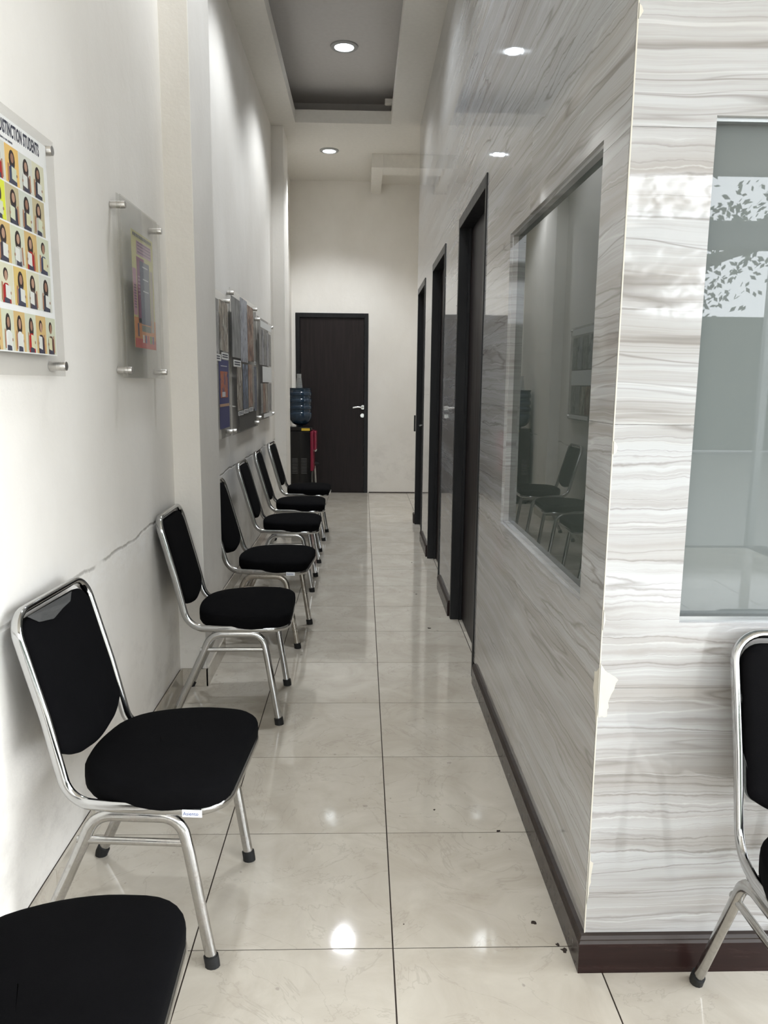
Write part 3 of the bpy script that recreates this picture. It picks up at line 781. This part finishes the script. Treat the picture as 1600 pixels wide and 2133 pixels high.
BR = [(.05, .03, .025), (.22, .10, .06), (.34, .26, .20), (.10, .05, .04)]
BL = [(.03, .04, .12), (.05, .07, .22), (.25, .28, .36), (.04, .05, .16)]
BE = [(.46, .44, .38), (.30, .25, .19), (.08, .06, .05), (.42, .40, .34)]
DK = [(.02, .02, .025), (.10, .09, .09), (.30, .29, .28), (.05, .04, .04)]
p = panel('acrylic picture board half hidden behind the white column, with a blue and orange poster', 4.16, 5.10, 1.05, 1.93)
strip(p, 4.30, 4.74, 1.565, 1.88, GR, 1); strip(p, 4.76, 5.05, 1.585, 1.885, BE, 2); cap_(p, 4.50, 4.78, 1.52, 1.56); cap_(p, 4.80, 5.05, 1.535, 1.575)
strip(p, 4.30, 4.66, 1.10, 1.50, DK, 3)
q_ = flat('blue_poster', xq+.0048, 4.70, 5.04, 1.11, 1.53, PM((.03, .035, .13)), p); flat('printed_block', xq+.0057, 4.74, 4.99, 1.30, 1.46, m_print('orange_art', [(.36, .04, .03), (.42, .13, .04), (.09, .05, .12)], (1, 8, 8), 2.), q_)
flat('printed_block', xq+.0063, 4.79, 4.90, 1.305, 1.335, PM((.5, .5, .52)), q_); flat('printed_block', xq+.0057, 4.705, 5.03, 1.245, 1.262, PM((.42, .26, .16)), q_)
flat('text_line', xq+.0057, 4.76, 4.98, 1.49, 1.495, PM((.5, .5, .52)), q_); P(p)
p = panel('tallest acrylic picture board, in the middle of the three in the recess', 5.16, 6.40, 1.045, 2.0)
strip(p, 5.20, 5.56, 1.56, 1.955, [(.09, .09, .088), (.17, .17, .165), (.26, .26, .25)], 5, (1, 5, 2)); strip(p, 5.57, 5.90, 1.54, 1.985, [(.10, .10, .11), (.38, .39, .42), (.16, .17, .22)], 6, (1, 6, 4))
strip(p, 5.91, 6.22, 1.555, 1.965, BR, 7, (1, 6, 4)); strip(p, 5.37, 5.60, 1.20, 1.53, BE, 8); strip(p, 5.64, 5.88, 1.205, 1.525, [(.14, .19, .30), (.03, .03, .045), (.22, .28, .38)], 9); strip(p, 5.91, 6.12, 1.21, 1.53, BR, 10)
strip(p, 6.22, 6.36, 1.17, 1.52, [(.30, .31, .34), (.03, .03, .04), (.10, .14, .24)], 11, (1, 20, 10)); cap_(p, 5.24, 5.56, 1.50, 1.545)
cap_(p, 5.40, 5.63, 1.165, 1.195); cap_(p, 5.66, 5.88, 1.17, 1.20); cap_(p, 5.92, 6.14, 1.175, 1.205); cap_(p, 6.24, 6.34, 1.535, 1.56)
flat('grey_backing', xq-.001, 5.50, 6.34, 1.05, 1.19, PM((.13, .125, .11)), p); P(p)
p = panel('smallest acrylic picture board, farthest along the recess beside the second column', 6.45, 7.48, 1.08, 1.935)
for i in range(5): strip(p, 6.56+.17*i, 6.71+.17*i, 1.545, 1.85-.004*i, [GR, [(.18, .17, .2), (.36, .35, .34), (.05, .05, .06)]][i % 2], 20+i)
flat('blank_sheet', xq+.0048, 6.75, 7.40, 1.40, 1.535, M['paper'], p)
for i in range(5): strip(p, 6.62+.155*i, 6.76+.155*i, 1.135, 1.39, [[(.36, .35, .33), (.12, .11, .10), (.44, .43, .40)], BR, BE, [(.36, .34, .32), (.2, .19, .18)], GR][i], 30+i)
flat('white_strip', xq+.0050, 6.80, 7.45, 1.09, 1.125, M['paper'], p); flat('white_strip', xq+.0050, 6.66, 7.45, 1.86, 1.915, M['paper'], p); P(p)

# ------------------------------------------------------------------ water dispenser in the far left corner
wd = thing('water_dispenser', 'black floor-standing water dispenser with dark red front beside the end door', 'water dispenser', (-.72, 9.16, 0))
box('body', -.13, .115, -.15, .15, .01, .845, M['black_gloss'], wd, .012)
box('top_cover', -.132, .135, -.152, .152, .8455, .895, M['black_gloss'], wd, .014)
box('front_panel', .1155, .150, -.148, .148, .375, .845, M['red'], wd, .008)
box('tap_hood', .1505, .182, -.10, .10, .62, .842, M['red'], wd, .01)
bm = bmesh.new()
for y in (-.05, .05): lathe(bm, [(.010, .60), (.014, .62)], .168, y, 12)
mesh_obj('tap', bm, M['white'], wd, smooth=True)
box('sticker', .015, .112, -.1545, -.1525, .850, .878, M['yellow'], wd)
box('lower_door', .1155, .128, -.148, .148, .02, .370, M['black_gloss'], wd, .006)
for col in (-.098, .008):
    bm = bmesh.new()
    for i in range(11): bx(bm, col, col+.066, -.1515, -.1503, .350+.0172*i, .3535+.0172*i)
    mesh_obj('vent_grille', bm, M['slot'], wd)
for x in (-.017, .085):
    box('side_rib', x-.004, x+.004, -.1535, -.1500, .03, .82, M['black_gloss'], wd, .001)
bm = bmesh.new()
for x in (-.10, .09):
    for y in (-.12, .12): lathe(bm, [(.012, 0), (.012, .0099)], x, y, 10)
mesh_obj('feet', bm, M['rubber'], wd)
M['blue'] = NT('blue_bottle_plastic').set((.012, .028, .05), .14, spec=.5)
bo = thing('water_bottle', 'ribbed blue gallon water bottle upside down on the dispenser', 'water bottle', (-.728, 9.16, .896))
bm = bmesh.new(); pr = [(.03, 0), (.032, .012), (.062, .016), (.095, .035), (.122, .072), (.131, .105)]
z = .125
for i in range(4):
    pr += [(.134, z), (.1345, z+.028), (.131, z+.034), (.125, z+.040), (.125, z+.066), (.131, z+.072)]; z += .079
pr += [(.134, z), (.1345, z-.004+.006), (.128, .4415), (.11, .446)]
pr = sorted(pr, key=lambda q: q[1]); lathe(bm, pr, 0, 0, 40); mesh_obj('bottle_shell', bm, M['blue'], bo, smooth=True)
cu = thing('plastic_cup_stack', 'stack of clear plastic cups upside down on the blue water bottle', 'cups', (-.738, 9.14, 1.342))
bm = bmesh.new(); pr = []
for i in range(9): pr += [(.040-.0014*i, .001+.0135*i), (.041-.0014*i, .005+.0135*i), (.0375-.0014*i, .007+.0135*i)]
pr += [(.027, .16), (.022, .161)]
lathe(bm, pr, 0, 0, 24); mesh_obj('cups', bm, m_sheet('cup_plastic', (.8, .82, .82), .38), cu, smooth=True)
# black stool beside it
st = thing('metal_stool', 'small black stool with metal legs beside the water dispenser', 'stool', (-.645, 9.50, 0))
bm = bmesh.new(); lathe(bm, [(.10, .395), (.115, .40), (.118, .42), (.105, .432)], 0, 0, 28); mesh_obj('seat', bm, M['rubber'], st, smooth=True)
for k in range(4):
    a = math.radians(45+90*k); bm = bmesh.new()
    sweep(bm, [Vector((.115*math.cos(a), .115*math.sin(a), 0)), Vector((.085*math.cos(a), .085*math.sin(a), .396))], .009, .009, (0, 1, 0), sides=10)
    mesh_obj('leg', bm, M['aged'], st, smooth=True)
bm = bmesh.new(); rp = [Vector((.103*math.cos(i*math.pi/12), .103*math.sin(i*math.pi/12), .16)) for i in range(24)]
sweep(bm, rp, .006, .006, (0, 0, 1), closed=True, sides=8); mesh_obj('foot_ring', bm, M['aged'], st, smooth=True)

# ------------------------------------------------------------------ street seen reflected in the right-hand window
tr = thing('street_tree', 'spreading tree outside, mirrored in the right-hand window', 'tree', (3.6, -9.0, -.121))
M['bark'] = m_wood('dark_bark', (.05, .04, .032), (.10, .085, .07), .9, 2)
M['leaf'] = plain('leaf_green', (.035, .055, .02), .7)
def limb(pts, r0, r1):
    bm = bmesh.new(); v = [Vector(p) for p in pts]; sm = []
    for i in range(len(v)-1):
        for k in range(4): sm.append(v[i].lerp(v[i+1], k/4))
    sm.append(v[-1]); n = len(sm); rings = []
    for i, q in enumerate(sm):
        r = r0+(r1-r0)*i/(n-1); d = (sm[min(i+1, n-1)]-sm[max(i-1, 0)]).normalized(); a = d.orthogonal().normalized(); b = d.cross(a)
        rings.append([bm.verts.new(q+a*r*math.cos(k*math.pi/4)+b*r*math.sin(k*math.pi/4)) for k in range(8)])
    for i in range(n-1):
        for k in range(8): bm.faces.new((rings[i][k], rings[i][(k+1) % 8], rings[i+1][(k+1) % 8], rings[i+1][k]))
    return bm
mesh_obj('trunk', limb([(0, 0, 0), (.1, 0, 1.2), (0, .1, 2.6)], .26, .17), M['bark'], tr, smooth=True)
rr = random.Random(11); tips = []
for k in range(14):
    a = k*2.4; L = rr.uniform(1.4, 3.2); e0 = Vector((0, .1, rr.uniform(1.9, 2.6)))
    p1_ = e0+Vector((math.cos(a)*L*.5, math.sin(a)*L*.35, rr.uniform(.5, 1.2))); p2_ = p1_+Vector((math.cos(a+.5)*L*.7, math.sin(a+.5)*L*.5, rr.uniform(.1, 1.1)))
    mesh_obj('branch', limb([e0, p1_, p2_], .13, .04), M['bark'], tr, smooth=True); tips += [p1_, p2_, p1_.lerp(p2_, .5)]
bm = bmesh.new()
for p_ in tips:
    for _ in range(80):
        q = p_+Vector((rr.gauss(0, .42), rr.gauss(0, .42), rr.gauss(.1, .28))); a = Vector((rr.uniform(-1, 1), rr.uniform(-1, 1), rr.uniform(-1, 1))).normalized()*.06; b = a.orthogonal().normalized()*.03
        bm.faces.new([bm.verts.new(q+a), bm.verts.new(q+b), bm.verts.new(q-a), bm.verts.new(q-b)])
f_ = mesh_obj('foliage', bm, M['leaf'], tr); f_['kind'] = 'stuff'
be_ = thing('canopy_beam', 'dark horizontal canopy beam outside, mirrored in the right-hand window', 'beam', (2.5, -4.0, 0))
box('beam', -4.5, 5.5, -.08, .08, 2.66, 2.90, plain('dark_grey_steel', (.07, .075, .075), .5), be_, .01)
for x in (-4.3, 5.3): box('post', x-.06, x+.06, -.06, .06, -.02, 2.66, plain('post_grey', (.07, .075, .075), .5), be_, .01)
hg = box('hedge', -14, 20, -15.2, -14, -.02, 2.95, plain('dark_green_hedge', (.035, .045, .03), .9))
hg['label'] = 'long dark hedge across the street, mirrored in the right-hand window'; hg['category'] = 'hedge'
